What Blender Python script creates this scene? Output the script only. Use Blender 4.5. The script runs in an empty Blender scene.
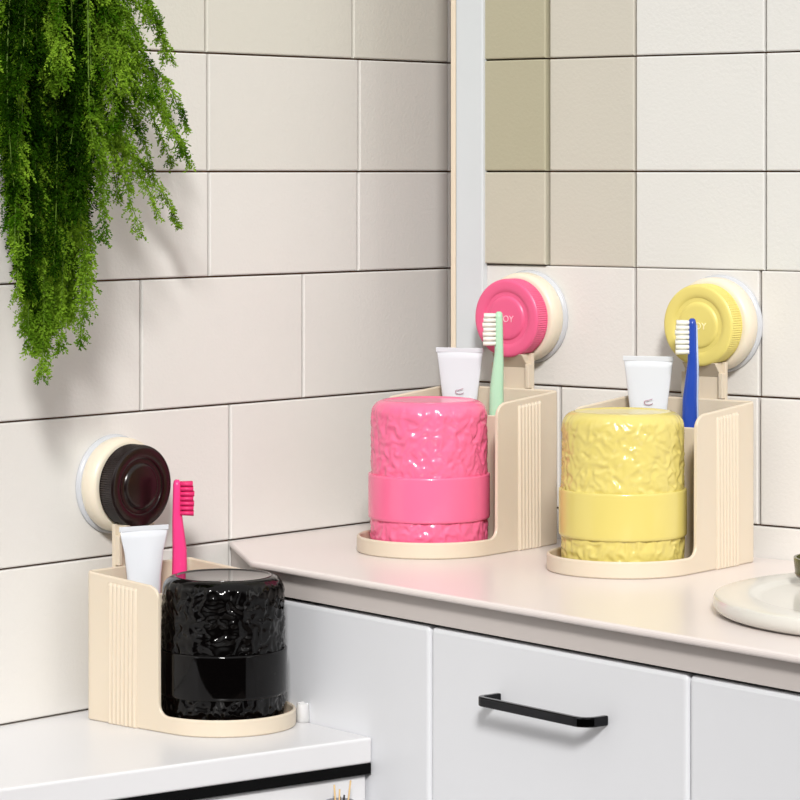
import bpy, bmesh, math, random
from mathutils import Vector, Matrix, noise
random.seed(7)
C = bpy.context.scene.collection
PI = math.pi

# ---------------------------------------------------------------- camera
F = 3000.0            # focal length in pixels of the 800 px frame
HV = 172.0            # image row of the horizon
CZ = 0.2485           # camera height above the high worktop
cam = bpy.data.cameras.new('camera')
camo = bpy.data.objects.new('camera', cam)
C.objects.link(camo)
camo.location = (0, 0, CZ)
camo.rotation_euler = (PI / 2, 0, 0)
cam.sensor_width = 36
cam.lens = F / 800 * 36
cam.shift_y = (HV - 400) / 800
cam.clip_start = 0.05
bpy.context.scene.camera = camo

# ---------------------------------------------------------------- world
w = bpy.data.worlds.new('world')
bpy.context.scene.world = w
w.use_nodes = True
nt = w.node_tree
nt.nodes.clear()
out = nt.nodes.new('ShaderNodeOutputWorld')
bg = nt.nodes.new('ShaderNodeBackground')
tc = nt.nodes.new('ShaderNodeTexCoord')
sp = nt.nodes.new('ShaderNodeSeparateXYZ')
rp = nt.nodes.new('ShaderNodeValToRGB')
nt.links.new(tc.outputs['Generated'], sp.inputs[0])
nt.links.new(sp.outputs['Z'], rp.inputs[0])
nt.links.new(rp.outputs[0], bg.inputs[0])
nt.links.new(bg.outputs[0], out.inputs[0])
e = rp.color_ramp.elements
e[0].position = 0.0
e[0].color = (.04, .038, .036, 1)
e[1].position = 0.55
e[1].color = (1.0, .985, .97, 1)
m_ = rp.color_ramp.elements.new(0.12)
m_.color = (.16, .157, .153, 1)
bg.inputs[1].default_value = .93

# ---------------------------------------------------------------- sun through the room's window, soft
sun = bpy.data.lights.new('sun', 'SUN')
sun.energy = 3.35
sun.angle = math.radians(9)
sun.color = (1, .975, .95)
suno = bpy.data.objects.new('sun', sun)
C.objects.link(suno)
suno.location = (-.5, -1, 3)
suno.rotation_euler = (Vector((.02, -.80, .50))).to_track_quat('Z', 'Y').to_euler()
# window daylight from both sides of the room
def area(name, loc, target, sx, sy, energy, col):
    l = bpy.data.lights.new(name, 'AREA')
    l.shape = 'RECTANGLE'
    l.size = sx
    l.size_y = sy
    l.energy = energy
    l.color = col
    o = bpy.data.objects.new(name, l)
    C.objects.link(o)
    o.location = loc
    o.rotation_euler = (Vector(loc) - Vector(target)).to_track_quat('Z', 'Y').to_euler()
area('window_light_right', (2.1, .3, .75), (-.05, 2.0, .1), .7, 1.3, 5.5, (1, .98, .95))
area('window_light_left', (-2.2, .1, .8), (0, 1.9, .1), .7, 1.3, 4.5, (.97, .98, 1))

vs = bpy.context.scene.view_settings
bpy.context.scene.display_settings.display_device = 'sRGB'
vs.view_transform = 'Standard'
vs.look = 'None'
vs.exposure = -0.07
vs.gamma = 1
vs.use_curve_mapping = False

# ---------------------------------------------------------------- materials
def lin(c):
    return tuple((x / 255 / 12.92 if x / 255 <= .04045 else ((x / 255 + .055) / 1.055) ** 2.4) for x in c) + (1,)

def mat(name, rgb, rough=.4, bump=0, bscale=300, trans=0, sss=0, coat=0, metal=0, ior=1.45, rgb2=None, vscale=20, stretch=None, spec=.5):
    m = bpy.data.materials.new(name)
    m.use_nodes = True
    n = m.node_tree
    b = n.nodes['Principled BSDF']
    b.inputs['Roughness'].default_value = rough
    b.inputs['Metallic'].default_value = metal
    b.inputs['IOR'].default_value = ior
    b.inputs['Transmission Weight'].default_value = trans
    b.inputs['Coat Weight'].default_value = coat
    b.inputs['Coat Roughness'].default_value = .06
    b.inputs['Specular IOR Level'].default_value = spec
    if sss:
        b.inputs['Subsurface Weight'].default_value = sss
        b.inputs['Subsurface Radius'].default_value = (1, .55, .3)
        b.inputs['Subsurface Scale'].default_value = .006
    t = n.nodes.new('ShaderNodeTexCoord')
    nz = n.nodes.new('ShaderNodeTexNoise')
    nz.inputs['Scale'].default_value = vscale
    nz.inputs['Detail'].default_value = 4
    mx = n.nodes.new('ShaderNodeMix')
    mx.data_type = 'RGBA'
    mx.inputs[6].default_value = lin(rgb)
    c2 = rgb2 or tuple(max(0, x - 4) for x in rgb)
    mx.inputs[7].default_value = lin(c2)
    mp = n.nodes.new('ShaderNodeMapping')
    if stretch:
        mp.inputs['Scale'].default_value = stretch
    n.links.new(t.outputs['Object'], mp.inputs[0])
    n.links.new(mp.outputs[0], nz.inputs[0])
    n.links.new(nz.outputs[0], mx.inputs[0])
    n.links.new(mx.outputs[2], b.inputs['Base Color'])
    if bump:
        n2 = n.nodes.new('ShaderNodeTexNoise')
        n2.inputs['Scale'].default_value = bscale
        n2.inputs['Detail'].default_value = 3
        bp = n.nodes.new('ShaderNodeBump')
        bp.inputs['Strength'].default_value = bump
        bp.inputs['Distance'].default_value = .0006
        n.links.new(t.outputs['Object'], n2.inputs[0])
        n.links.new(n2.outputs[0], bp.inputs['Height'])
        n.links.new(bp.outputs[0], b.inputs['Normal'])
    return m

TILE = dict(rough=.38, bump=.35, bscale=420, vscale=9)
M = {
    'tile_pale': mat('tile_pale', (221, 219, 215), **TILE),
    'tile_warm': mat('tile_warm', (216, 214, 208), **TILE),
    'tile_cream': mat('tile_cream', (210, 208, 198), **TILE),
    'tile_bounce_olive': mat('tile_bounce_olive', (176, 171, 147), **TILE),  # olive, khaki, sand: green bounce from the fern painted as tile colour
    'tile_bounce_khaki': mat('tile_bounce_khaki', (193, 188, 172), **TILE),
    'tile_bounce_sand': mat('tile_bounce_sand', (200, 196, 184), **TILE),
    'tile_white': mat('tile_white', (219, 219, 215), **TILE),
    'grout': mat('grout', (128, 90, 64), rough=.8),
    'caulk': mat('caulk', (228, 214, 192), rough=.6),
    'post_grey': mat('post_grey', (207, 212, 215), rough=.35),
    'worktop_pink': mat('worktop_pink', (223, 214, 210), rough=.28, vscale=6, rgb2=(219, 210, 206)),
    'worktop_white': mat('worktop_white', (218, 218, 220), rough=.3, vscale=6, rgb2=(214, 214, 216)),
    'fascia': mat('fascia', (196, 189, 185), rough=.45),
    'cabinet': mat('cabinet', (220, 222, 226), rough=.4, vscale=5),
    'cabinet_white': mat('cabinet_white', (220, 220, 222), rough=.4),
    'gap_black': mat('gap_black', (8, 8, 10), rough=.7),
    'strip_black': mat('strip_black', (4, 4, 5), rough=.8, spec=.15),
    'floor': mat('floor', (84, 74, 66), rough=.5),
    'cream': mat('cream_plastic', (213, 200, 180), rough=.38, sss=.06, vscale=4, rgb2=(209, 196, 176)),
    'cream_pale': mat('cream_ring', (226, 216, 197), rough=.35, sss=.1),
    'sucker': mat('sucker_grey', (196, 199, 204), rough=.25, coat=.4),
    'pink': mat('pink_gloss', (239, 112, 152), rough=.24, coat=.25, rgb2=(235, 108, 148)),
    'pink_knob': mat('pink_knob', (230, 98, 140), rough=.35),
    'yellow': mat('yellow_gloss', (213, 198, 114), rough=.25, coat=.25, rgb2=(209, 194, 110)),
    'yellow_knob': mat('yellow_knob', (223, 208, 120), rough=.4),
    'black': mat('black_gloss', (3, 2, 2), rough=.07, rgb2=(4, 3, 3), spec=.3),
    'brown_knob': mat('brown_black_knob', (24, 9, 9), rough=.22, rgb2=(20, 9, 8)),
    'print_pink': mat('print_pale_pink', (250, 190, 205), rough=.5),
    'print_yellow': mat('print_pale_yellow', (250, 240, 190), rough=.5),
    'print_grey': mat('print_grey', (176, 120, 140), rough=.5),
    'tube': mat('tube_white', (216, 220, 226), rough=.3, coat=.3),
    'tube_cap': mat('tube_cap', (236, 236, 236), rough=.35),
    'mint': mat('mint_plastic', (176, 216, 186), rough=.35, sss=.1),
    'blue': mat('blue_plastic', (38, 74, 170), rough=.25, rgb2=(32, 64, 158)),
    'blue_edge': mat('pale_blue_rubber', (170, 190, 226), rough=.35),
    'hotpink': mat('hot_pink_plastic', (236, 62, 132), rough=.3),
    'bristle_white': mat('bristle_white', (236, 236, 226), rough=.6),
    'bristle_pink': mat('bristle_pink', (222, 44, 110), rough=.5),
    'chrome': mat('dark_chrome', (50, 50, 52), rough=.12, metal=1),
    'bright_chrome': mat('bright_chrome', (235, 232, 228), rough=.12, metal=1),
    'dish': mat('ivory_ceramic', (216, 214, 206), rough=.2, coat=.3),
    'olive_glass': mat('olive_glaze', (92, 92, 48), rough=.2, rgb2=(52, 54, 28), vscale=90),
    'brown_glaze': mat('brown_glaze', (84, 66, 54), rough=.3),
    'clear': mat('clear_glass', (255, 255, 255), rough=.25, trans=.55, ior=1.3, rgb2=(252, 252, 252)),
    'stick': mat('reed_tan', (206, 176, 128), rough=.6),
    'stick_dark': mat('reed_dark', (32, 26, 22), rough=.6),
    'cup_grey': mat('cup_grey', (150, 150, 156), rough=.3),
    'terracotta': mat('pot_clay', (170, 110, 80), rough=.8),
    'stem': mat('fern_stem', (98, 128, 40), rough=.6),
}
# fern leaf: two greens mixed at random per small region, light passes through
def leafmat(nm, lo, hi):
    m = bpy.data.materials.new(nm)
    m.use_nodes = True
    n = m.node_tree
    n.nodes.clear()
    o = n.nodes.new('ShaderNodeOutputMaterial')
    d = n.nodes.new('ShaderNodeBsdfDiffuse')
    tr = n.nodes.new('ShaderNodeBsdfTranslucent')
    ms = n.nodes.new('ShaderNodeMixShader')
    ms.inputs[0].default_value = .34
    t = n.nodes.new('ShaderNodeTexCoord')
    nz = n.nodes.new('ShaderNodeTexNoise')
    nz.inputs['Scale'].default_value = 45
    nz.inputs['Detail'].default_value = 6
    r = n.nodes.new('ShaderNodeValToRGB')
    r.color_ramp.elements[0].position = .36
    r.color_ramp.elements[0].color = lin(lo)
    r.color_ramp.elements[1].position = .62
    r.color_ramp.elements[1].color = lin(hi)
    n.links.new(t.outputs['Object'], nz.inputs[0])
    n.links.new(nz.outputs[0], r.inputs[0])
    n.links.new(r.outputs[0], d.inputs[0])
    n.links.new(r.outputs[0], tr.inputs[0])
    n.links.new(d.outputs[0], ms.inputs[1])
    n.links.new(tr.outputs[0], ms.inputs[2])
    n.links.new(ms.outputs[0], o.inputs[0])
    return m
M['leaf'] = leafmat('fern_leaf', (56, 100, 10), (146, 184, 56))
M['leaf_shaded'] = leafmat('fern_leaf_shaded', (14, 38, 3), (48, 84, 12))  # shade inside the fern, put into a darker leaf colour

# ---------------------------------------------------------------- mesh helpers
class MB:
    def __init__(s):
        s.v = []
        s.f = []
        s.mi = []
        s.smooth = []
    def add(s, vs, fs, mi=0, smooth=False):
        b = len(s.v)
        s.v += [tuple(x) for x in vs]
        for f in fs:
            s.f.append(tuple(b + i for i in f))
            s.mi.append(mi)
            s.smooth.append(smooth)
    def box(s, x0, x1, y0, y1, z0, z1, mi=0):
        vs_ = [(x, y, z) for z in (z0, z1) for y in (y0, y1) for x in (x0, x1)]
        s.add(vs_, [(0, 2, 3, 1), (4, 5, 7, 6), (0, 1, 5, 4), (2, 6, 7, 3), (0, 4, 6, 2), (1, 3, 7, 5)], mi)
    def tile(s, x0, x1, z0, z1, y, d=.006, b=.0009, mi=0):
        # slab whose face looks along -y at depth y, soft chamfered edges
        k = b * .35
        rings = [((x0, x1), (z0, z1), y + d), ((x0, x1), (z0, z1), y + b),
                 ((x0 + k, x1 - k), (z0 + k, z1 - k), y + k), ((x0 + b, x1 - b), (z0 + b, z1 - b), y)]
        vs_ = []
        for (a, c), (e_, g), yy in rings:
            vs_ += [(a, yy, e_), (c, yy, e_), (c, yy, g), (a, yy, g)]
        fs = []
        for r in range(3):
            for i in range(4):
                j = (i + 1) % 4
                fs.append((r * 4 + i, r * 4 + j, r * 4 + 4 + j, r * 4 + 4 + i))
        fs.append((12, 13, 14, 15))
        fs.append((3, 2, 1, 0))
        s.add(vs_, fs, mi)
    def prism(s, poly, z0, z1, mi=0, b=0):
        n = len(poly)
        # poly counter-clockwise
        if b:
            ins = inset(poly, b)
            ins2 = inset(poly, b * .3)
            layers = [(ins, z0), (ins2, z0 + b * .3), (poly, z0 + b), (poly, z1 - b), (ins2, z1 - b * .3), (ins, z1)]
        else:
            layers = [(poly, z0), (poly, z1)]
        vs_ = []
        for p, z in layers:
            vs_ += [(x, y, z) for x, y in p]
        fs = [tuple(reversed(range(n)))]
        for l in range(len(layers) - 1):
            for i in range(n):
                j = (i + 1) % n
                fs.append((l * n + i, l * n + j, l * n + n + j, l * n + n + i))
        k = (len(layers) - 1) * n
        fs.append(tuple(range(k, k + n)))
        s.add(vs_, fs, mi)
    def lathe(s, prof, n=64, mi=0, smooth=True, closed=False, fn=None):
        # prof list of (r, z)
        vs_ = []
        for k, (r, z) in enumerate(prof):
            for i in range(n):
                a = 2 * PI * i / n
                rr = r if fn is None else fn(r, z, a, k)
                vs_.append((rr * math.cos(a), rr * math.sin(a), z))
        fs = []
        m = len(prof)
        for k in range(m if closed else m - 1):
            k2 = (k + 1) % m
            for i in range(n):
                j = (i + 1) % n
                fs.append((k * n + i, k * n + j, k2 * n + j, k2 * n + i))
        if not closed:
            fs.append(tuple(reversed(range(n))))
            fs.append(tuple(range((m - 1) * n, m * n)))
        s.add(vs_, fs, mi, smooth)
    def tube(s, pts, rad, n=8, mi=0, smooth=True):
        pts = [Vector(p) for p in pts]
        vs_ = []
        m = len(pts)
        up = None
        for k, p in enumerate(pts):
            d = (pts[min(k + 1, m - 1)] - pts[max(k - 1, 0)]).normalized()
            if up is None:
                up = Vector((0, 0, 1)) if abs(d.z) < .9 else Vector((1, 0, 0))
            a = d.cross(up).normalized()
            b = a.cross(d).normalized()
            up = b
            r = rad[k] if isinstance(rad, (list, tuple)) else rad
            for i in range(n):
                t = 2 * PI * i / n
                vs_.append(tuple(p + a * r * math.cos(t) + b * r * math.sin(t)))
        fs = []
        for k in range(m - 1):
            for i in range(n):
                j = (i + 1) % n
                fs.append((k * n + i, k * n + j, k * n + n + j, k * n + n + i))
        fs.append(tuple(reversed(range(n))))
        fs.append(tuple(range((m - 1) * n, m * n)))
        s.add(vs_, fs, mi, smooth)
    def xform(s, mtx):
        s.v = [tuple(mtx @ Vector(p)) for p in s.v]
        return s
    def build(s, name, mats, parent=None, loc=None, rotz=0, bevel=0, recalc=True, auto=None):
        if not isinstance(mats, (list, tuple)):
            mats = [mats]
        me = bpy.data.meshes.new(name)
        me.from_pydata(s.v, [], s.f)
        for m in mats:
            me.materials.append(m)
        me.polygons.foreach_set('material_index', s.mi)
        me.polygons.foreach_set('use_smooth', s.smooth)
        if recalc:
            bm = bmesh.new()
            bm.from_mesh(me)
            bmesh.ops.recalc_face_normals(bm, faces=bm.faces)
            bm.to_mesh(me)
            bm.free()
        if auto:
            me.polygons.foreach_set('use_smooth', [True] * len(me.polygons))
            me.set_sharp_from_angle(angle=math.radians(auto))
        me.update()
        o = bpy.data.objects.new(name, me)
        C.objects.link(o)
        if parent:
            o.parent = parent
        if loc:
            o.location = loc
        o.rotation_euler = (0, 0, rotz)
        if bevel:
            md = o.modifiers.new('bevel', 'BEVEL')
            md.width = bevel
            md.segments = 3
            md.limit_method = 'ANGLE'
            md.angle_limit = math.radians(40)
        return o

def inset(poly, d):
    n = len(poly)
    res = []
    for i in range(n):
        p0, p1, p2 = Vector(poly[i - 1]), Vector(poly[i]), Vector(poly[(i + 1) % n])
        a = (p1 - p0).normalized()
        b = (p2 - p1).normalized()
        na = Vector((-a.y, a.x))
        nb = Vector((-b.y, b.x))
        t = (na + nb)
        t = t / max(.2, t.length_squared / 2)
        res.append(tuple(p1 + t * d))
    return res

def empty(name, loc, rotz=0):
    o = bpy.data.objects.new(name, None)
    C.objects.link(o)
    o.location = loc
    o.rotation_euler = (0, 0, rotz)
    o.empty_display_size = .02
    return o

def tag(o, label, cat, group=None):
    o['label'] = label
    o['category'] = cat
    if group:
        o['group'] = group
    return o

def struct(o):
    o['kind'] = 'structure'
    return o

def copy_thing(o):
    c = o.copy()
    C.objects.link(c)
    for ch in list(o.children):
        k = ch.copy()
        C.objects.link(k)
        k.parent = c
        for g in ch.children:
            q = g.copy()
            C.objects.link(q)
            q.parent = k
    return c

# ---------------------------------------------------------------- room axes
# left wall face passes through LW with direction LA; right wall face (boxed out) through RW with direction RA
LROT = math.radians(48)
RROT = math.radians(-38)
LW = Vector((-.1138, 2.020))
LA = Vector((math.cos(LROT), math.sin(LROT)))
RW = Vector((.2353, 1.9324))
RA = Vector((math.cos(RROT), math.sin(RROT)))

def along(u, P, A):          # distance along a wall at which it crosses the viewing column u
    k = (u - 400) / F
    return (k * P.y - P.x) / (A.x - k * A.y)
def ls(u): return along(u, LW, LA)
def rs(u, d=0): return along(u, RW + Vector((RA.y, -RA.x)) * d, RA)

ZL = -.0968                   # lower worktop height
FLOOR = -.97
# ---------------------------------------------------------------- floor
mb = MB()
mb.box(-2.5, 2.5, -1.5, 3.2, FLOOR - .02, FLOOR)
struct(mb.build('floor', M['floor']))

# ---------------------------------------------------------------- left wall
H = [-.0965, .0005, .0922, .1784, .2488, .328, .405, .49, .575]
G = .0006
mb = MB()
mb.box(-.9, .36, .0045, .06, FLOOR, .60, 0)
def row(mb, z0, z1, cuts, mi, y=0, g=G, gz0=None, gz1=None):
    for a, b in zip(cuts[:-1], cuts[1:]):
        mb.tile(a + g * 1.7, b - g * 1.7, z0 + (g if gz0 is None else gz0), z1 - (g if gz1 is None else gz1), y, d=.0055, mi=mi)
end = ls(449)
wl = ls(209) - ls(83)
def lcuts(us):
    c = [ls(u) for u in us]
    while c[0] > -.85:
        c.insert(0, max(c[0] - .125, -.899))
    return c + [end]
row(mb, FLOOR, -.40, lcuts([70, 310]), 1)
row(mb, -.40, -.20, lcuts([70, 310]), 1)
row(mb, -.20, H[0], lcuts([230]), 1)
row(mb, H[0], H[1], lcuts([-20, 160 + 70]), 1)
row(mb, H[1], H[2], lcuts([-30, 230]), 1)
row(mb, H[2], H[3], lcuts([-25, 141, 303]), 1)
row(mb, H[3], H[4], lcuts([83, 209, 358]), 1)
row(mb, H[4], H[5], lcuts([75, 208, 359]), 2)
row(mb, H[5], H[6], lcuts([72, 206, 353]), 3)
row(mb, H[6], H[7], lcuts([141, 303]), 3)
row(mb, H[7], .60, lcuts([72, 206, 353]), 3)
# tiles carrying on behind the boxed-out wall into the niche
for a, b in zip(H[:-1], H[1:]):
    mb.tile(end + G, .355, a + G, b - G, 0, d=.0055, mi=1)
struct(mb.build('wall_left', [M['grout'], M['tile_pale'], M['tile_warm'], M['tile_cream']], loc=(LW.x, LW.y, 0), rotz=LROT))

# ---------------------------------------------------------------- right wall, standing forward of the corner
R = [.0206, .1034, .185, .2488, .3255, .405, .49, .60]
r0 = rs(451)
rend = .75
mb = MB()
mb.box(r0, rend, .0045, .25, FLOOR, .60, 0)
def rc(us): return [rs(u) for u in us]
far = [rs(890), rs(1020), rend]
mb.tile(r0 + .0002, rend, FLOOR, R[0] - .0006, .0004, d=.004, mi=1)
row(mb, R[0], R[1], [r0] + rc([560, 759]) + far, 1)
row(mb, R[1], R[2], [r0] + rc([635, 760]) + far, 1, gz1=.0003)
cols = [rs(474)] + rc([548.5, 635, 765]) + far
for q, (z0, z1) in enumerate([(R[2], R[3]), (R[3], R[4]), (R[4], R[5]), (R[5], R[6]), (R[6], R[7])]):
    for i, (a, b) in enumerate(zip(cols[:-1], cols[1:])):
        mi = {0: 3 if q else 4, 1: 5}.get(i, 6)  # left columns step the painted green bounce down to neutral tiles
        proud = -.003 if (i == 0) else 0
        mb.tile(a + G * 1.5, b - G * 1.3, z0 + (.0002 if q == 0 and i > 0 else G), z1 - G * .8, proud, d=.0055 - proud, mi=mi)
struct(mb.build('wall_right', [M['grout'], M['tile_pale'], M['tile_warm'], M['tile_bounce_olive'], M['tile_bounce_khaki'], M['tile_bounce_sand'], M['tile_white']],
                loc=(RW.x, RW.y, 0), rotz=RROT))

# back of the niche between the two walls
mb = MB()
mb.box(-.4, .75, .255, .29, FLOOR, .60)
struct(mb.build('wall_back', M['tile_pale'], loc=(RW.x, RW.y, 0), rotz=RROT))

# grey vertical corner profile on the edge of the right wall
mb = MB()
mb.box(rs(455.5, .006), rs(482.5, .006), -.006, .0003, .1262, .60, 0)
o = struct(mb.build('trim_1', M['post_grey'], loc=(RW.x, RW.y, 0), rotz=RROT, bevel=.0012))
mb = MB()
mb.box(rs(450.5, .004), rs(455.3, .004), -.004, .0045, .1262, .60, 0)
p = mb.build('edge_strip', M['caulk'], parent=o, bevel=.0006)
p['label'] = 'cream strip along the left side of the grey profile'

# ---------------------------------------------------------------- high worktop
def on_plane(u, v, z):
    Y = F * (CZ - z) / (v - HV)
    return Vector(((u - 400) / F * Y, Y))
E0 = on_plane(250, 561, 0)
E1 = on_plane(800, 656, 0)
ED = (E1 - E0).normalized()
EN = Vector((ED.y, -ED.x))          # outward normal of the front edge
A0 = LW + LA * ls(229)
far_e = E0 + ED * .66
back_r = RW + RA * .74
cor = RW + RA * r0
rnorm = Vector((RA.y, -RA.x))
lnorm = Vector((LA.y, -LA.x))
CF = .0095
A1 = A0 + lnorm * .0002
tail = [back_r + rnorm * .0002, cor + rnorm * .0002 - RA * .0006, cor - rnorm * .09 - RA * .0006, LW + LA * (ls(229) + .2) + lnorm * .0002]
AE = (E0 - A1).normalized()
poly = [A1, E0 - AE * .004, E0 - AE * .001 + ED * .0012, E0 + ED * .005, far_e] + tail
mb = MB()
mb.prism([tuple(p) for p in poly], -.0045, 0, 0)
struct(mb.build('trim_2', M['worktop_pink'], bevel=.0018))
# thick fascia under the rim
ix = E0 - EN * .0080 + ED * .006
ipoly = [A1 + LA * .0015, ix, far_e - EN * .0080, far_e - EN * .06, E0 - EN * .06 + ED * .03, A1 + LA * .05]
mb = MB()
mb.prism([tuple(p) for p in ipoly], -.0205, -.0046, 0)
struct(mb.build('trim_3', M['fascia']))
# end panel closing the cabinets towards the left wall
ep = [A1 + LA * .003, E0 - EN * CF + ED * .007, E0 - EN * (CF + .004) + ED * .0115, A1 + LA * .014]
mb = MB()
mb.prism([tuple(p) for p in ep], FLOOR, -.0207, 0)
struct(mb.build('trim_6', M['cabinet']))

# ---------------------------------------------------------------- cabinets under the high worktop
def es(u, off):                     # distance along the cabinet face (set back by off) seen at column u
    P = E0 - EN * off
    return along(u, P, ED)
CROT = math.atan2(ED.y, ED.x)
def cab(name, u0, u1, label, s0=None, s1=None, drawer=False):
    a = es(u0, CF) if s0 is None else s0
    b = es(u1, CF) if s1 is None else s1
    P = E0 - EN * CF
    root = empty(name, (P.x + ED.x * (a + b) / 2, P.y + ED.y * (a + b) / 2, FLOOR), CROT)
    hw = (b - a) / 2
    m = MB()
    m.box(-hw, hw, .0185, .13, 0, -.0215 - FLOOR)
    body = m.build('carcass', M['cabinet'], root)
    # black shadow gap rail
    m = MB()
    m.box(-hw, hw, .004, .0184, -.0225 - FLOOR, -.0206 - FLOOR)
    m.build('gap_rail', M['gap_black'], root)
    return root, hw
def slab_front(root, hw, z0, z1, name, g=.0006):
    m = MB()
    m.box(-hw + g, hw - g, 0, .018, z0 - FLOOR, z1 - FLOOR)
    return m.build(name, M['cabinet'], root, bevel=.0028)
lstart = .0075
c1, hw = cab('base_cabinet', 0, 430, '', s0=lstart)
slab_front(c1, hw, FLOOR + .09, -.0228, 'door')
tag(c1, 'pale grey base cabinet door left of the drawer, behind the black tumbler', 'cabinet', 'base cabinets under the high worktop')
c2, hw = cab('base_cabinet', 430, 688, '')
slab_front(c2, hw, -.19, -.0228, 'drawer')
slab_front(c2, hw, FLOOR + .09, -.192, 'door')
tag(c2, 'pale grey base cabinet with a drawer and dark chrome bar handle', 'cabinet', 'base cabinets under the high worktop')
c3, hw3 = cab('base_cabinet', 688, 860, '', s1=.655)
slab_front(c3, hw3, FLOOR + .09, -.0228, 'door')
tag(c3, 'pale grey plain base cabinet right of the drawer with the handle', 'cabinet', 'base cabinets under the high worktop')
# bar handle on the drawer
dr = [c for c in c2.children if c.name.startswith('drawer')][0]
P = E0 - EN * CF
mid = (es(430, CF) + es(688, CF)) / 2
h0 = es(499, CF) - mid
h1 = es(606, CF) - mid
hz = -.0565 - FLOOR
m = MB()
def bar(pts, w_, t_):
    # flat bar swept through local xy points
    n = len(pts)
    vs_ = []
    for i, (x, y) in enumerate(pts):
        a = Vector(pts[max(i - 1, 0)])
        b = Vector(pts[min(i + 1, n - 1)])
        d = (b - a).normalized()
        nn = Vector((-d.y, d.x)) * t_ / 2
        vs_ += [(x + nn.x, y + nn.y, hz - w_ / 2), (x - nn.x, y - nn.y, hz - w_ / 2), (x - nn.x, y - nn.y, hz + w_ / 2), (x + nn.x, y + nn.y, hz + w_ / 2)]
    fs = [(0, 1, 2, 3), tuple(reversed(range(4 * n - 4, 4 * n)))]
    for i in range(n - 1):
        for k in range(4):
            l = (k + 1) % 4
            fs.append((4 * i + k, 4 * i + l, 4 * i + 4 + l, 4 * i + 4 + k))
    m.add(vs_, fs)
so = -.0155
pts = [(h0, .0005), (h0, so + .004)]
for k in range(1, 6):
    a = PI / 2 * k / 6
    pts.append((h0 + .004 - .004 * math.cos(a), so + .004 - .004 * math.sin(a)))
pts += [(h0 + .004, so), (h1 - .008, so)]
for k in range(1, 6):
    a = PI / 2 * k / 6
    pts.append((h1 - .008 + .008 * math.sin(a), so + .008 - .008 * math.cos(a)))
pts += [(h1, so + .008), (h1, .0005)]
bar(pts, .0056, .0036)
m.build('handle', M['chrome'], dr, bevel=.0008)['label'] = 'dark chrome bar handle'

# ---------------------------------------------------------------- lower worktop
F1 = on_plane(370.5, 737.5, ZL)
F0 = on_plane(0, 789, ZL)
FD = (F1 - F0).normalized()
FN = Vector((FD.y, -FD.x))
Fl = F0 - FD * .35
Lb = LW + LA * (-.75)
cfp = E0 - EN * (CF)
# right end: where its front edge meets the cabinet face
det = FD.x * -ED.y + ED.x * FD.y
dx_, dy_ = cfp.x - F0.x, cfp.y - F0.y
tt = (dx_ * -ED.y + ED.x * dy_) / det
F1 = F0 + FD * (tt - .0004)
poly = [Fl, F1, cfp + ED * .0065 + EN * .0004, A1 + LA * .0022 - ED * .0005 + EN * .0003, Lb + lnorm * .0002]
mb = MB()
mb.prism([tuple(p) for p in poly], ZL - .0158, ZL, 0)
struct(mb.build('trim_4', M['worktop_white'], bevel=.0016))
mb = MB()
q = [Fl - FN * .0004, F1 - FN * .0004 - FD * .0006, F1 - FN * .02, Fl - FN * .02]
mb.prism([tuple(p) for p in q], ZL - .0222, ZL - .0159, 0)
struct(mb.build('trim_5', M['strip_black']))
# cabinet beneath the lower worktop
ang = math.atan2(FD.y, FD.x)
L = (F1 - Fl).length
root = empty('base_cabinet', (Fl.x + FD.x * L / 2 - FN.x * .004, Fl.y + FD.y * L / 2 - FN.y * .004, FLOOR), ang)
m = MB()
m.box(-L / 2, L / 2 - .052, .0185, .06, 0, ZL - .0226 - FLOOR)
m.build('carcass', M['cabinet_white'], root)
for a, b in ((-L / 2, -.06), (-.06, L / 2 - .001)):
    m = MB()
    m.box(a + .0006, b - .0006, 0, .018, .09, ZL - .0228 - FLOOR)
    m.build('door', M['cabinet_white'], root, bevel=.0015)
tag(root, 'white base cabinet under the lower worktop with the black strip', 'cabinet')

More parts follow.
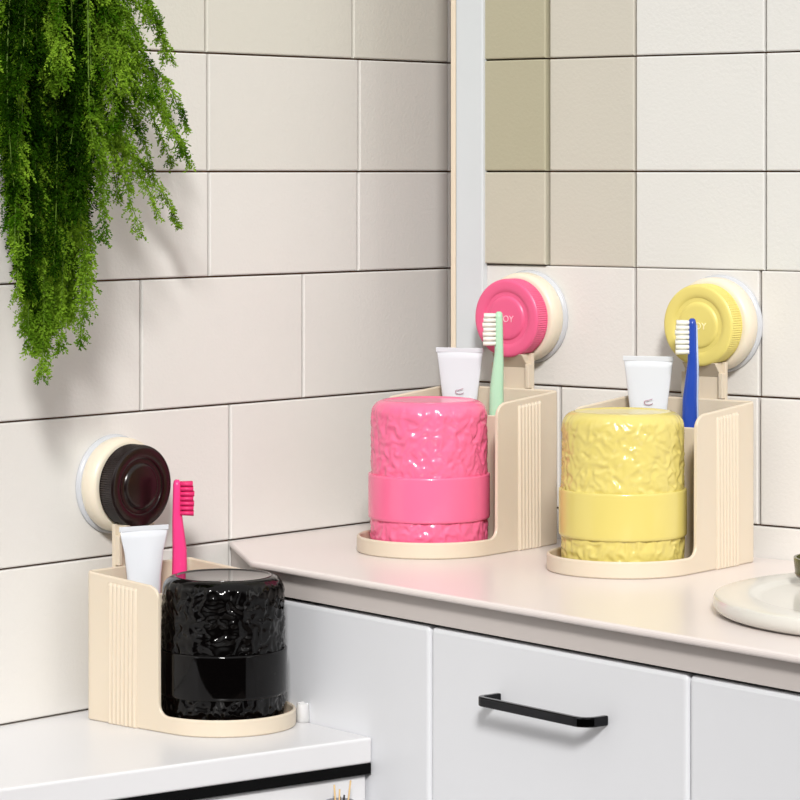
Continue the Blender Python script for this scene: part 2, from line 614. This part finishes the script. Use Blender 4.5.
# ---------------------------------------------------------------- toothbrush holder (local: x along wall, -y out of the wall, y=0 at its back)
HW0 = .0475            # half width
DC0 = .0815             # tumbler centre distance from the back
DB0 = .0700             # depth of the high side walls
TH = .0022
def holder_body(hf=1, HW=HW0, DC=DC0, DB=DB0):
    m = MB()
    prof = []         # (x, d, h, nx, nd, rib)
    def hside(d):
        return (.1025 - .0050 * d / DB) * hf
    # back right half then mirrored
    prof_r = []
    for x in [0, .02, .036, .0405]:
        prof_r.append((x, 0, .1025 * hf, 0, -1, 0))
    for k in range(1, 6):
        a = PI / 2 * k / 6
        rr = .0045
        prof_r.append((HW - rr + rr * math.sin(a), rr - rr * math.cos(a), .1025 * hf, math.sin(a), -math.cos(a), 0))
    d = .0045
    r0_, r1_ = .0215, .0475
    nr = 7
    while d < r0_:
        prof_r.append((HW, d, hside(d), 1, 0, 0))
        d += .004
    N = nr * 8
    for i in range(N + 1):
        t = i / N
        dd = r0_ + (r1_ - r0_) * t
        ph = (t * nr) % 1.0
        rib = .0016 * max(0, math.sin(PI * ph)) ** .6 if i < N else 0
        prof_r.append((HW, dd, hside(dd), 1, 0, rib))
    ct = .0075
    for dd in (.051, .054, DB - ct):
        prof_r.append((HW, dd, hside(dd), 1, 0, 0))
    for k in range(1, 9):
        a = PI / 2 * k / 8
        prof_r.append((HW, DB - ct + ct * math.sin(a), hside(DB) - ct + ct * math.cos(a), 1, 0, 0))
    rim = .0105
    cf = .008
    for k in range(0, 9):
        a = PI / 2 * k / 8
        dd = DB + cf - cf * math.cos(a) + .0003
        hh = rim + cf - cf * math.sin(a)
        if dd <= DC:
            prof_r.append((HW, dd, hh, 1, 0, 0))
    for dd in (.072, .0755):
        if prof_r[-1][1] + .0005 < dd < DC:
            prof_r.append((HW, dd, rim, 1, 0, 0))
    for k in range(0, 25):
        a = PI / 2 * k / 24
        prof_r.append((HW * math.cos(a), DC + HW * math.sin(a), rim, math.cos(a), math.sin(a), 0))
    left = [(-x, d_, h, -nx, nd, r) for (x, d_, h, nx, nd, r) in reversed(prof_r)][1:-1]
    loop = prof_r + left
    n = len(loop)
    vs_ = []
    for (x, d_, h, nx, nd, r) in loop:
        def P_(o, z):
            return (x + nx * o, -(d_ + nd * o), z)
        zt = min(h - .004, .097 * hf)
        vs_ += [P_(r - .0008, 0), P_(r, .0008), P_(r, max(zt - .0015, .006)), P_(min(r, 0), max(zt, .007)), P_(0, h - .0009), P_(-.0006, h), P_(-TH + .0006, h), P_(-TH, h - .0009), P_(-TH, .0035)]
    fs = []
    K = 9
    for i in range(n):
        j = (i + 1) % n
        for k in range(K - 1):
            fs.append((i * K + k, j * K + k, j * K + k + 1, i * K + k + 1))
    # floor, top and underside
    fs.append(tuple(i * K + 8 for i in range(n)))
    fs.append(tuple(i * K for i in range(n)))
    m.add(vs_, fs)
    return m

def rounded_rect(w_, z0, z1, r, n=6):
    pts = []
    for cx, cz, a0 in ((w_ - r, z0 + r, -PI / 2), (w_ - r, z1 - r, 0), (-w_ + r, z1 - r, PI / 2), (-w_ + r, z0 + r, PI)):
        for k in range(n + 1):
            a = a0 + PI / 2 * k / n
            pts.append((cx + r * math.cos(a), cz + r * math.sin(a)))
    return pts

def knob_mesh(face_r=.0222):
    m = MB()
    R_ = .0266
    n = 216
    prof = [(.001, 0), (.0225, 0), (.0258, .0004), (R_, .0014), (R_, .0016), (R_, .0108), (R_ - .0005, .0120), (R_ - .0013, .0127), (R_ - .0022, .0130),
            (.0205, .0128), (.0182, .0124), (.0177, .0119), (.0165, .0118), (.0150, .0119), (.0143, .0127), (.0136, .0131), (.0118, .0132), (.0002, .0132)]
    def fn(r, z, a, k):
        if k in (4, 5):
            return r - (.0006 if int(a / (2 * PI) * n + .5) % 2 == 0 else 0)
        if k in (8, 9):
            return r
        return r
    m.lathe(prof, n=n, fn=fn)
    # axis along -y, z offset handled by caller
    m.xform(Matrix.Rotation(PI / 2, 4, 'X'))
    return m

def text_mesh(txt, size, mat_, parent, loc, depth=.0002, name='lettering'):
    cu = bpy.data.curves.new('lettering_curve', 'FONT')
    cu.body = txt
    cu.size = size
    cu.align_x = 'CENTER'
    cu.align_y = 'CENTER'
    cu.extrude = depth
    tmp = bpy.data.objects.new('lettering_tmp', cu)
    C.objects.link(tmp)
    bpy.context.view_layer.update()
    dg = bpy.context.evaluated_depsgraph_get()
    me = bpy.data.meshes.new_from_object(tmp.evaluated_get(dg))
    bpy.data.objects.remove(tmp)
    me.transform(Matrix.Rotation(PI / 2, 4, 'X'))
    me.materials.clear()
    me.materials.append(mat_)
    o = bpy.data.objects.new(name, me)
    C.objects.link(o)
    o.parent = parent
    o.location = loc
    return o

SZ = .1497            # suction disc centre height above the holder's foot
DWALL = .022          # gap between the holder's back and the wall
def make_holder(knobmat, printmat, hf=1, SZ=SZ, HW=HW0, DC=DC0, DB=DB0, SX=.0075):
    root = empty('toothbrush_holder', (0, 0, 0))
    holder_body(hf, HW, DC, DB).build('tray_body', M['cream'], root, auto=28)
    # divider between brush compartment and tumbler seat, curved round the tumbler
    m = MB()
    pts = []
    vs_ = []
    n = 20
    for i in range(n + 1):
        x = (-HW + TH * .8) + (2 * (HW - TH * .8)) * i / n
        d = .0335
        h = .0865 * hf
        for dd, hh in ((d, .0035), (d, h - .0006), (d + .0006, h), (d + .0012, h), (d + .0018, h - .0006), (d + .0018, .0035)):
            vs_.append((x, -dd, hh))
    fs = []
    for i in range(n):
        for k in range(6):
            l = (k + 1) % 6
            fs.append((i * 6 + k, i * 6 + l, i * 6 + 6 + l, i * 6 + 6 + k))
    fs += [tuple(range(6)), tuple(reversed(range(n * 6, n * 6 + 6)))]
    m.add(vs_, fs)
    m.build('divider', M['cream'], root, auto=28)
    # bracket: channel rising behind the compartment to the suction ring
    m = MB()
    m.box(-.0155, .0155, .0025, .0055, .070, SZ - .0235)
    for s in (-1, 1):
        x0, x1 = sorted((s * .0125, s * .0155))
        m.box(x0, x1, -.0015, .0025, .1025 * hf + .0003, SZ - .0305)
    # sloping web that runs up into the ring
    m.add([(-.0125, .0025, SZ - .0335), (.0125, .0025, SZ - .0335), (.0125, -.0055, SZ - .024), (-.0125, -.0055, SZ - .024), (-.0125, .0055, SZ - .0235), (.0125, .0055, SZ - .0235)],
          [(0, 1, 2, 3), (0, 3, 4), (1, 5, 2), (3, 2, 5, 4), (0, 4, 5, 1)])
    m.box(-.0200, .0200, .0000, .0024, .088 * hf, .1018 * hf)
    m.xform(Matrix.Translation((SX, 0, 0)))
    m.build('bracket', M['cream'], root, bevel=.0005)
    # suction cup and rings: local z -> out of the wall
    def disc(prof, name, mt, y, n=96):
        k = MB()
        k.lathe(prof, n=n)
        k.xform(Matrix.Rotation(PI / 2, 4, 'X'))
        return k.build(name, mt, root, loc=(SX, y, SZ), auto=35)
    yw = DWALL - .0002
    disc([(.001, 0), (.0318, 0), (.0320, .0006), (.0318, .0016), (.0308, .0028), (.0290, .0036), (.001, .0036)], 'suction_cup', M['sucker'], yw)
    disc([(.001, 0), (.0300, 0), (.0304, .0010), (.0304, .0070), (.0298, .0095), (.0283, .0112), (.0270, .0116), (.001, .0116)], 'ring', M['cream_pale'], yw - .0034)
    kb = knob_mesh().build('knob', knobmat, root, loc=(SX, yw - .0152, SZ), auto=40)
    if printmat:
        text_mesh('JOY', .0062, printmat, kb, (.0016, -.0133, -.0006))
    return root

def make_tumbler(mt, label, Ht=.0955):
    root = empty('tumbler', (0, 0, 0))
    R_ = .0385
    n = 220
    m = MB()
    prof = []
    # from foot up; a hammered wall, rounded shoulder and sunken smooth top
    prof.append((.0356, 0.0))
    prof.append((.0374, .0006))
    prof.append((.0384, .0022))
    zz = .004
    while zz < Ht - .0088:
        prof.append((R_ - .0002 - .0006 * (zz / Ht), zz))
        zz += .00085
    rs_ = .0085
    for k in range(1, 12):
        a = PI / 2 * k / 12
        prof.append((R_ - .0008 - rs_ + rs_ * math.cos(a), Ht - rs_ + rs_ * math.sin(a)))
    prof += [(.0304, Ht), (.0296, Ht - .0001), (.0288, Ht - .0007), (.0280, Ht - .0008), (.0004, Ht - .0008)]
    seed = {'pink': 3.1, 'yellow': 11.7, 'black': 23.3}[label]
    def fn(r, z, a, k):
        if z < .0030 or k > len(prof) - 6:
            return r
        fade = min(1, (z - .003) / .004) * (1 if z < Ht - .008 else max(.0, (Ht - z) / .008))
        p_ = Vector((math.cos(a) * R_ * 185, math.sin(a) * R_ * 185, z * 160 + seed))
        p_ += Vector((noise.noise(p_ * .8), noise.noise(p_ * .8 + Vector((9, 2, 4))), noise.noise(p_ * .8 + Vector((1, 7, 3))))) * .8
        v = noise.noise(p_) * .7 + noise.noise(p_ * 2.1) * .25
        ridge = (1 - abs(noise.noise(p_ * .9 + Vector((5, 5, 5)))) * 2.6)
        return r + fade * (.0010 * v + .00085 * max(-.6, ridge))  - .0003 * fade
    m.lathe(prof, n=n, fn=fn)
    m.build('cup_body', M[mt], root, recalc=True)
    k = MB()
    z0, z1 = (.0185, .0475) if Ht > .094 else (.0175, .0450)
    bp = [(.0370, z0), (.0395, z0), (.0399, z0 + .0006), (.0400, z0 + .0020), (.0400, z1 - .0014), (.0399, z1 - .0004), (.0395, z1), (.0370, z1)]
    k.lathe(bp, n=128, closed=True)
    k.build('band', M[mt], root, auto=40)
    return root

def make_brush(mh, mbr, edge=None, length=.1515, flip=1):
    # local: stands on z=0, bristles face -x*flip
    root = empty('toothbrush', (0, 0, 0))
    m = MB()
    secs = [(0, .0046, .0046), (.002, .0057, .0055), (.03, .0057, .0052), (.07, .0053, .0048), (.100, .0046, .0042), (.116, .0036, .0034), (.124, .0030, .0026), (length - .0035, .0026, .0040), (length - .001, .0022, .0034), (length, .0012, .0020)]
    n = 16
    vs_ = []
    for z, rx, ry in secs:
        off = 0 if z < .1 else .0016 * min(1, (z - .1) / .022) * flip
        for i in range(n):
            a = 2 * PI * i / n
            ca, sa = math.cos(a), math.sin(a)
            e_ = .75
            vs_.append((off + rx * math.copysign(abs(ca) ** e_, ca), ry * math.copysign(abs(sa) ** e_, sa), z))
    fs = [tuple(reversed(range(n))), tuple(range((len(secs) - 1) * n, len(secs) * n))]
    for k in range(len(secs) - 1):
        for i in range(n):
            j = (i + 1) % n
            fs.append((k * n + i, k * n + j, k * n + n + j, k * n + n + i))
    m.add(vs_, fs, 0, True)
    m.build('handle', mh, root)
    if edge:
        m = MB()
        m.tube([(.0047 * flip, 0, .06), (.0045 * flip, 0, .085), (.0043 * flip, 0, .102), (.0048 * flip, 0, .120), (.0042 * flip, 0, length - .004)], [.0010, .0012, .0012, .0010, .0007], n=8)
        o = m.build('back_strip', edge, root)
        o['label'] = 'pale rubber strip down the back of the handle'
    m = MB()
    rows = 7
    for i in range(rows):
        z = length - .0026 - i * .0031
        ln = .0096 - .0009 * abs(math.sin(i * 1.7)) - (.0012 if i in (0,) else 0)
        for y in (-.0026, 0, .0026):
            m.tube([(-.0004 * flip, y, z), (-ln * flip, y * 1.12, z - .0002)], [.00135, .00165], n=8)
    m.build('bristles', mbr, root)
    return root

def make_tube(printmat, Ht=.1255):
    root = empty('toothpaste_tube', (0, 0, 0))
    m = MB()
    secs = [(.0125, .0098, .0095), (.030, .0104, .0088), (.060, .0106, .0066), (.085, .0116, .0048), (.100, .0134, .0028), (Ht - .0075, .0156, .0012), (Ht, .0168, .0006)]
    n = 32
    vs_ = []
    for z, rx, ry in secs:
        for i in range(n):
            a = 2 * PI * i / n
            vs_.append((rx * math.cos(a), ry * math.sin(a), z))
    fs = [tuple(reversed(range(n))), tuple(range((len(secs) - 1) * n, len(secs) * n))]
    for k in range(len(secs) - 1):
        for i in range(n):
            j = (i + 1) % n
            fs.append((k * n + i, k * n + j, k * n + n + j, k * n + n + i))
    m.add(vs_, fs, 0, True)
    b = m.build('tube_body', M['tube'], root)
    m = MB()
    m.box(-.0168, .0168, -.00085, .00085, Ht - .0030, Ht + .0002)
    m.build('crimp', M['tube'], root, bevel=.0003)
    m = MB()
    m.lathe([(.0075, 0), (.0080, .0006), (.0086, .011), (.0080, .0128), (.001, .0130)], n=32)
    m.build('cap', M['tube_cap'], root, auto=35)
    if printmat:
        m = MB()
        pts = []
        for i in range(26):
            t = i / 25
            an = -.4 - t * 4.6
            pts.append((.0022 * math.cos(an) * (1 + .5 * (1 - t)) + .001, -.0046, .0962 + .0016 * math.sin(an)) if t < .8 else (.0002 + (t - .8) * .018, -.0046, .0972 + (t - .8) * .006))
        m.tube(pts, .00022, n=6)
        m.build('printed_squiggle', printmat, b)
    return root

# plan: (name, wall rot, back centre position x,y, foot z, mirror)
def put(base, rot, z, o, dx, d, dz=.0036, rz=0):
    c, s = math.cos(rot), math.sin(rot)
    x, y = dx, -d
    o.location = (base.x + c * x - s * y, base.y + s * x + c * y, z + dz)
    o.rotation_euler = (0, 0, rot + rz)

def holder_base(P_, A_, nrm, s):
    return P_ + A_ * s + nrm * DWALL

sets = [
    # key, wall, s of holder centre, side (+1 brush towards image right), z
    ('pink', RW, RA, rnorm, RROT, -.1935, 1, 0.0),
    ('yellow', RW, RA, rnorm, RROT, -.0410, 1, 0.0),
    ('black', LW, LA, lnorm, LROT, -.1055, -1, ZL),
]
holder_lab = {
    'pink': 'cream toothbrush holder with bright pink suction knob, middle of the three',
    'yellow': 'cream toothbrush holder with yellow suction knob, right of the pink one',
    'black': 'cream toothbrush holder with dark brown-black suction knob on the lower worktop',
}
cup_lab = {
    'pink': 'glossy pink hammered tumbler upside down on its cream tray',
    'yellow': 'yellow hammered tumbler upside down on its cream tray',
    'black': 'glossy black hammered tumbler upside down on the lower cream tray',
}
tube_lab = {
    'pink': 'white toothpaste tube standing behind the pink tumbler',
    'yellow': 'white toothpaste tube standing behind the yellow tumbler, beside the blue toothbrush',
    'black': 'white toothpaste tube below the dark suction knob, beside the pink toothbrush',
}
brush_lab = {
    'pink': 'mint green toothbrush with white bristles in the pink-knobbed holder',
    'yellow': 'dark blue toothbrush with white bristles in the yellow-knobbed holder',
    'black': 'hot pink toothbrush with pink bristles in the holder of the black tumbler',
}
for key, P_, A_, nrm, rot, s, side, z in sets:
    base = holder_base(P_, A_, nrm, s)
    kn = {'pink': M['pink_knob'], 'yellow': M['yellow_knob'], 'black': M['brown_knob']}[key]
    pr = {'pink': M['print_pink'], 'yellow': M['print_yellow'], 'black': None}[key]
    if key == 'black':
        DC = .0775
        h = make_holder(kn, pr, .915, .1438, .0455, DC, .0665, -.0025)
    else:
        DC = DC0
        h = make_holder(kn, pr)
    h.location = (base.x, base.y, z + .0001)
    h.rotation_euler = (0, 0, rot)
    tag(h, holder_lab[key], 'toothbrush holder', 'suction toothbrush holders')
    t = make_tumbler(key, key, .0955 if key != 'black' else .0900)
    put(base, rot, z, t, 0, DC)
    tag(t, cup_lab[key], 'tumbler', 'hammered tumblers')
    tb = make_tube(M['print_grey'] if key != 'black' else None, .1255 if key != 'black' else .1165)
    if key == 'black':
        put(base, rot, z, tb, -.0105, .0165, rz=math.radians(-20))
    else:
        put(base, rot, z, tb, -.0235, .0165, rz=math.radians(20))
    tag(tb, tube_lab[key], 'toothpaste', 'white toothpaste tubes')
    fl = 1 if key != 'black' else -1
    mh, mbr, ed = {'pink': (M['mint'], M['bristle_white'], None), 'yellow': (M['blue'], M['bristle_white'], M['blue_edge']), 'black': (M['hotpink'], M['bristle_pink'], None)}[key]
    br = make_brush(mh, mbr, ed, flip=fl, length=.1515 if key != 'black' else .1445)
    if key == 'black':
        put(base, rot, z, br, .0150, .0225, rz=math.radians(-42))
    else:
        put(base, rot, z, br, .0125, .0235, rz=math.radians(34))
    tag(br, brush_lab[key], 'toothbrush', 'toothbrushes in the holders')

# ---------------------------------------------------------------- round ivory dish at the right edge and the glazed pot on it
dc = on_plane(924, 597, .0100)
m = MB()
m.lathe([(.100, 0), (.1130, .0004), (.1165, .0022), (.1178, .0050), (.1178, .0082), (.1170, .0098), (.1150, .0105), (.0985, .0108), (.0955, .0104), (.0935, .0090), (.090, .0086), (.001, .0086)], n=128)
o = m.build('round_tray', M['dish'], loc=(dc.x, dc.y, .0001), auto=40)
tag(o, 'round ivory ceramic tray at the right end of the high worktop', 'tray')
pc = on_plane(792, 588, .0088)
root = empty('small_pot', (pc.x + .030, pc.y + .004, .0087))
m = MB()
m.lathe([(.020, 0), (.0225, .0006), (.0262, .006), (.0272, .0090), (.0250, .0090), (.022, .004), (.001, .0035)], n=64)
m.build('pot_body', M['dish'], root, auto=40)
m = MB()
m.lathe([(.0262, .0080), (.0275, .0080), (.0284, .0165), (.0283, .0172), (.0268, .0172), (.0256, .0085)], n=64, closed=True)
m.build('glazed_rim', M['olive_glass'], root, auto=40)['label'] = 'dark olive glazed rim band'
m = MB()
m.lathe([(.0262, .0060), (.0266, .0060), (.0278, .0082), (.0272, .0082)], n=64, closed=True)
m.build('brown_line', M['brown_glaze'], root)
tag(root, 'small ivory pot with dark olive rim standing on the round tray', 'pot')

# ---------------------------------------------------------------- clear glass behind the black tumbler's tray
gc = on_plane(303, 722, ZL)
m = MB()
m.lathe([(.0001, 0), (.0040, 0), (.0044, .0008), (.0040, .0118), (.0037, .0120), (.0035, .0115), (.0038, .0016), (.0001, .0012)], n=48)
o = m.build('glass_votive', M['clear'], loc=(gc.x, gc.y, ZL + .0001), auto=40)
tag(o, 'tiny clear glass beside the rim of the black tumbler tray', 'glass')

# ---------------------------------------------------------------- little pot of reeds fixed to the cabinet door under the lower worktop
fp = Fl - FN * .004
sw = along(340, fp + FN * .0095, FD)
cx = fp + FD * sw + FN * .0094
root = empty('reed_cup', (cx.x, cx.y, -.158), ang)
m = MB()
m.lathe([(.0001, 0), (.0070, 0), (.0078, .001), (.0088, .0265), (.0086, .0270), (.0080, .0268), (.0070, .002), (.0001, .0018)], n=40)
m.build('cup', M['cup_grey'], root, auto=40)
for k, (dx0, dx1, hh, mt) in enumerate([(-.002, -.0080, .0375, 'stick'), (.002, .0095, .0385, 'stick'), (-.001, -.0012, .0340, 'stick'), (.000, .0042, .0300, 'stick_dark'), (-.002, -.0050, .0300, 'stick_dark'), (.001, .0012, .0290, 'stick_dark')]):
    m = MB()
    yy = (-.003 + .0016 * k) * .4
    m.tube([(dx0 * 1.2, yy, .003), (dx1 * .72, yy - .001, hh)], .00055, n=8)
    m.build('reed', M[mt], root)
tag(root, 'little grey cup of reeds fixed to the white cabinet under the lower worktop', 'cup')

# ---------------------------------------------------------------- hanging fern
FY = 0
def fern_pt(u, v, d):
    # a point d metres in front of the left wall, seen at column u and row v
    P = LW + lnorm * d
    s_ = along(u, P, LA)
    q = P + LA * s_
    return Vector((q.x, q.y, CZ - (v - HV) / F * q.y))

def smooth(pts, n):
    res = []
    m_ = len(pts) - 1
    for i in range(n + 1):
        t = i / n * m_
        k = min(int(t), m_ - 1)
        f = t - k
        p0, p1, p2, p3 = pts[max(k - 1, 0)], pts[k], pts[k + 1], pts[min(k + 2, m_)]
        res.append(.5 * ((2 * p1) + (-p0 + p2) * f + (2 * p0 - 5 * p1 + 4 * p2 - p3) * f * f + (-p0 + 3 * p1 - 3 * p2 + p3) * f ** 3))
    return res

def frond(parent, pts, spread=.012, rng=random, dens=1.0, shaded=False):
    V, Fc, mi = [], [], []
    L_ = sum((b - a).length for a, b in zip(pts[:-1], pts[1:]))
    n = max(8, int(L_ / .0019 * dens))
    path = smooth(pts, n)
    mb = MB()
    mb.tube(path, [.0007 * (1 - .7 * i / n) for i in range(n + 1)], n=5, mi=1)
    V, Fc, mi = mb.v, mb.f, mb.mi
    for i in range(n):
        p_ = path[i]
        d = (path[i + 1] - path[i]).normalized()
        t = i / n
        ln0 = spread * (.6 + .5 * abs(math.sin(9 * t + spread * 4000))) * (1 - .5 * max(0, t - .85) / .15)
        for b in range(2):
            a = rng.uniform(0, 2 * PI)
            side = Vector((math.cos(a), math.sin(a) * .6, rng.uniform(-.4, .35)))
            dirb = (side * .9 + d * .75 + Vector((0, 0, -.15))).normalized()
            ln = ln0 * rng.uniform(.55, 1.15)
            nl = max(4, int(ln / .00095))
            for k in range(nl):
                f = (k + .6) / nl
                q = p_ + dirb * ln * f + Vector((0, 0, -.25 * ln * f * f))
                for _ in range(2):
                    nd = (dirb * .8 + Vector((rng.uniform(-1, 1), rng.uniform(-1, 1), rng.uniform(-1, 1)))).normalized()
                    l = rng.uniform(.0020, .0036) * (1 - .3 * f)
                    sd = nd.cross(Vector((rng.uniform(-1, 1), rng.uniform(-1, 1), rng.uniform(-1, 1)))).normalized() * .00055
                    b0 = len(V)
                    V.append(tuple(q)); V.append(tuple(q + nd * l * .55 + sd)); V.append(tuple(q + nd * l)); V.append(tuple(q + nd * l * .55 - sd))
                    Fc.append((b0, b0 + 1, b0 + 2, b0 + 3))
                    mi.append(0)
    me = bpy.data.meshes.new('frond')
    me.from_pydata(V, [], Fc)
    me.materials.append(M['leaf_shaded'] if shaded else M['leaf'])
    me.materials.append(M['stem'])
    me.polygons.foreach_set('material_index', mi)
    me.update()
    o = bpy.data.objects.new('frond', me)
    C.objects.link(o)
    o.parent = parent
    return o

potc = fern_pt(40, -95, .062)
fern = empty('hanging_fern', (0, 0, 0))
tag(fern, 'feathery green asparagus fern trailing down at the top left in front of the tiles', 'plant')
rng = random.Random(5)
crown = potc + Vector((0, 0, .028))
paths = []
# inner fronds, the plant's own shade painted in as dark leaves
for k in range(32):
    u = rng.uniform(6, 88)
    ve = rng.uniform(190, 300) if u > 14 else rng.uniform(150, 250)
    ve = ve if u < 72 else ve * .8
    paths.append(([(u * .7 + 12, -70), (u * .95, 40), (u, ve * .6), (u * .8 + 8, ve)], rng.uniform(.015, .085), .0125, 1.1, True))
# long curtain
for k in range(22):
    ue = rng.uniform(24, 68)
    ve = (384 - abs(ue - 42) * 1.5) - rng.uniform(0, 46)
    um = ue + rng.uniform(-22, 20)
    paths.append(([(um * .7 + 14, -70), (um, 40), (um, 150), (ue + 2, ve * .75), (ue, ve)], rng.uniform(.03, .065), .0115, 1.0, False))
# short fill over the top
for k in range(16):
    u = rng.uniform(-14, 122) if k % 2 else rng.uniform(85, 125)
    ve = rng.uniform(50, 150)
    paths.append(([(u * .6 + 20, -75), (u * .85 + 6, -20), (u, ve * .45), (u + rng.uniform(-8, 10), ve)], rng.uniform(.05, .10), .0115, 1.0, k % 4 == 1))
# lobes towards the right
for e_, b_ in [((142, 238), (70, 60)), ((180, 226), (104, 120)), ((160, 218), (92, 95)), ((190, 166), (125, 70)), ((182, 152), (128, 60)), ((172, 164), (112, 60)),
               ((170, 60), (134, 0)), ((164, 42), (128, -20)), ((156, 100), (112, 20)), ((150, 165), (100, 70)), ((104, 240), (90, 120)), ((100, 205), (92, 90)), ((80, 345), (80, 200)),
               ((72, 318), (78, 150)), ((138, 58), (116, 0)), ((84, 300), (84, 190)), ((130, 190), (96, 90)), ((186, 130), (140, 50)), ((148, 20), (122, -25)), ((122, 150), (100, 60)), ((166, 118), (132, 50)), ((140, 130), (116, 40)), ((118, 200), (98, 110))]:
    paths.append(([(60, -80), ((60 + b_[0]) / 2 + 10, -30), b_, ((b_[0] + e_[0]) / 2 + 6, (b_[1] + e_[1]) / 2 - 4), e_], rng.uniform(.03, .09), .0092, .85, False))
for e_ in [(10, 232), (4, 150), (2, 80), (17, 296), (14, 262), (10, 190)]:
    paths.append(([(20, -75), (e_[0] + 6, e_[1] * .2), (e_[0] + 3, e_[1] * .6), e_], rng.uniform(.03, .09), .0095, .9, False))
for pl, d, sp_, dn, shaded in paths:
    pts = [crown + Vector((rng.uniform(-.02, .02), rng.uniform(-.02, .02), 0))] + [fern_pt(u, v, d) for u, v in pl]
    frond(fern, pts, spread=sp_ * rng.uniform(.85, 1.15), rng=rng, dens=dn, shaded=shaded)
m = MB()
m.lathe([(.001, 0), (.034, 0), (.036, .002), (.045, .060), (.047, .062), (.047, .070), (.043, .070), (.041, .060), (.001, .058)], n=48)
m.build('pot', M['terracotta'], fern, loc=(potc.x, potc.y, potc.z - .035), auto=40)
m = MB()
arm = potc - Vector((lnorm.x, lnorm.y, 0)) * .0618
m.tube([(arm.x, arm.y, potc.z - .037), (potc.x, potc.y, potc.z - .037)], .003, n=10)
m.build('wall_bracket', M['strip_black'], fern)
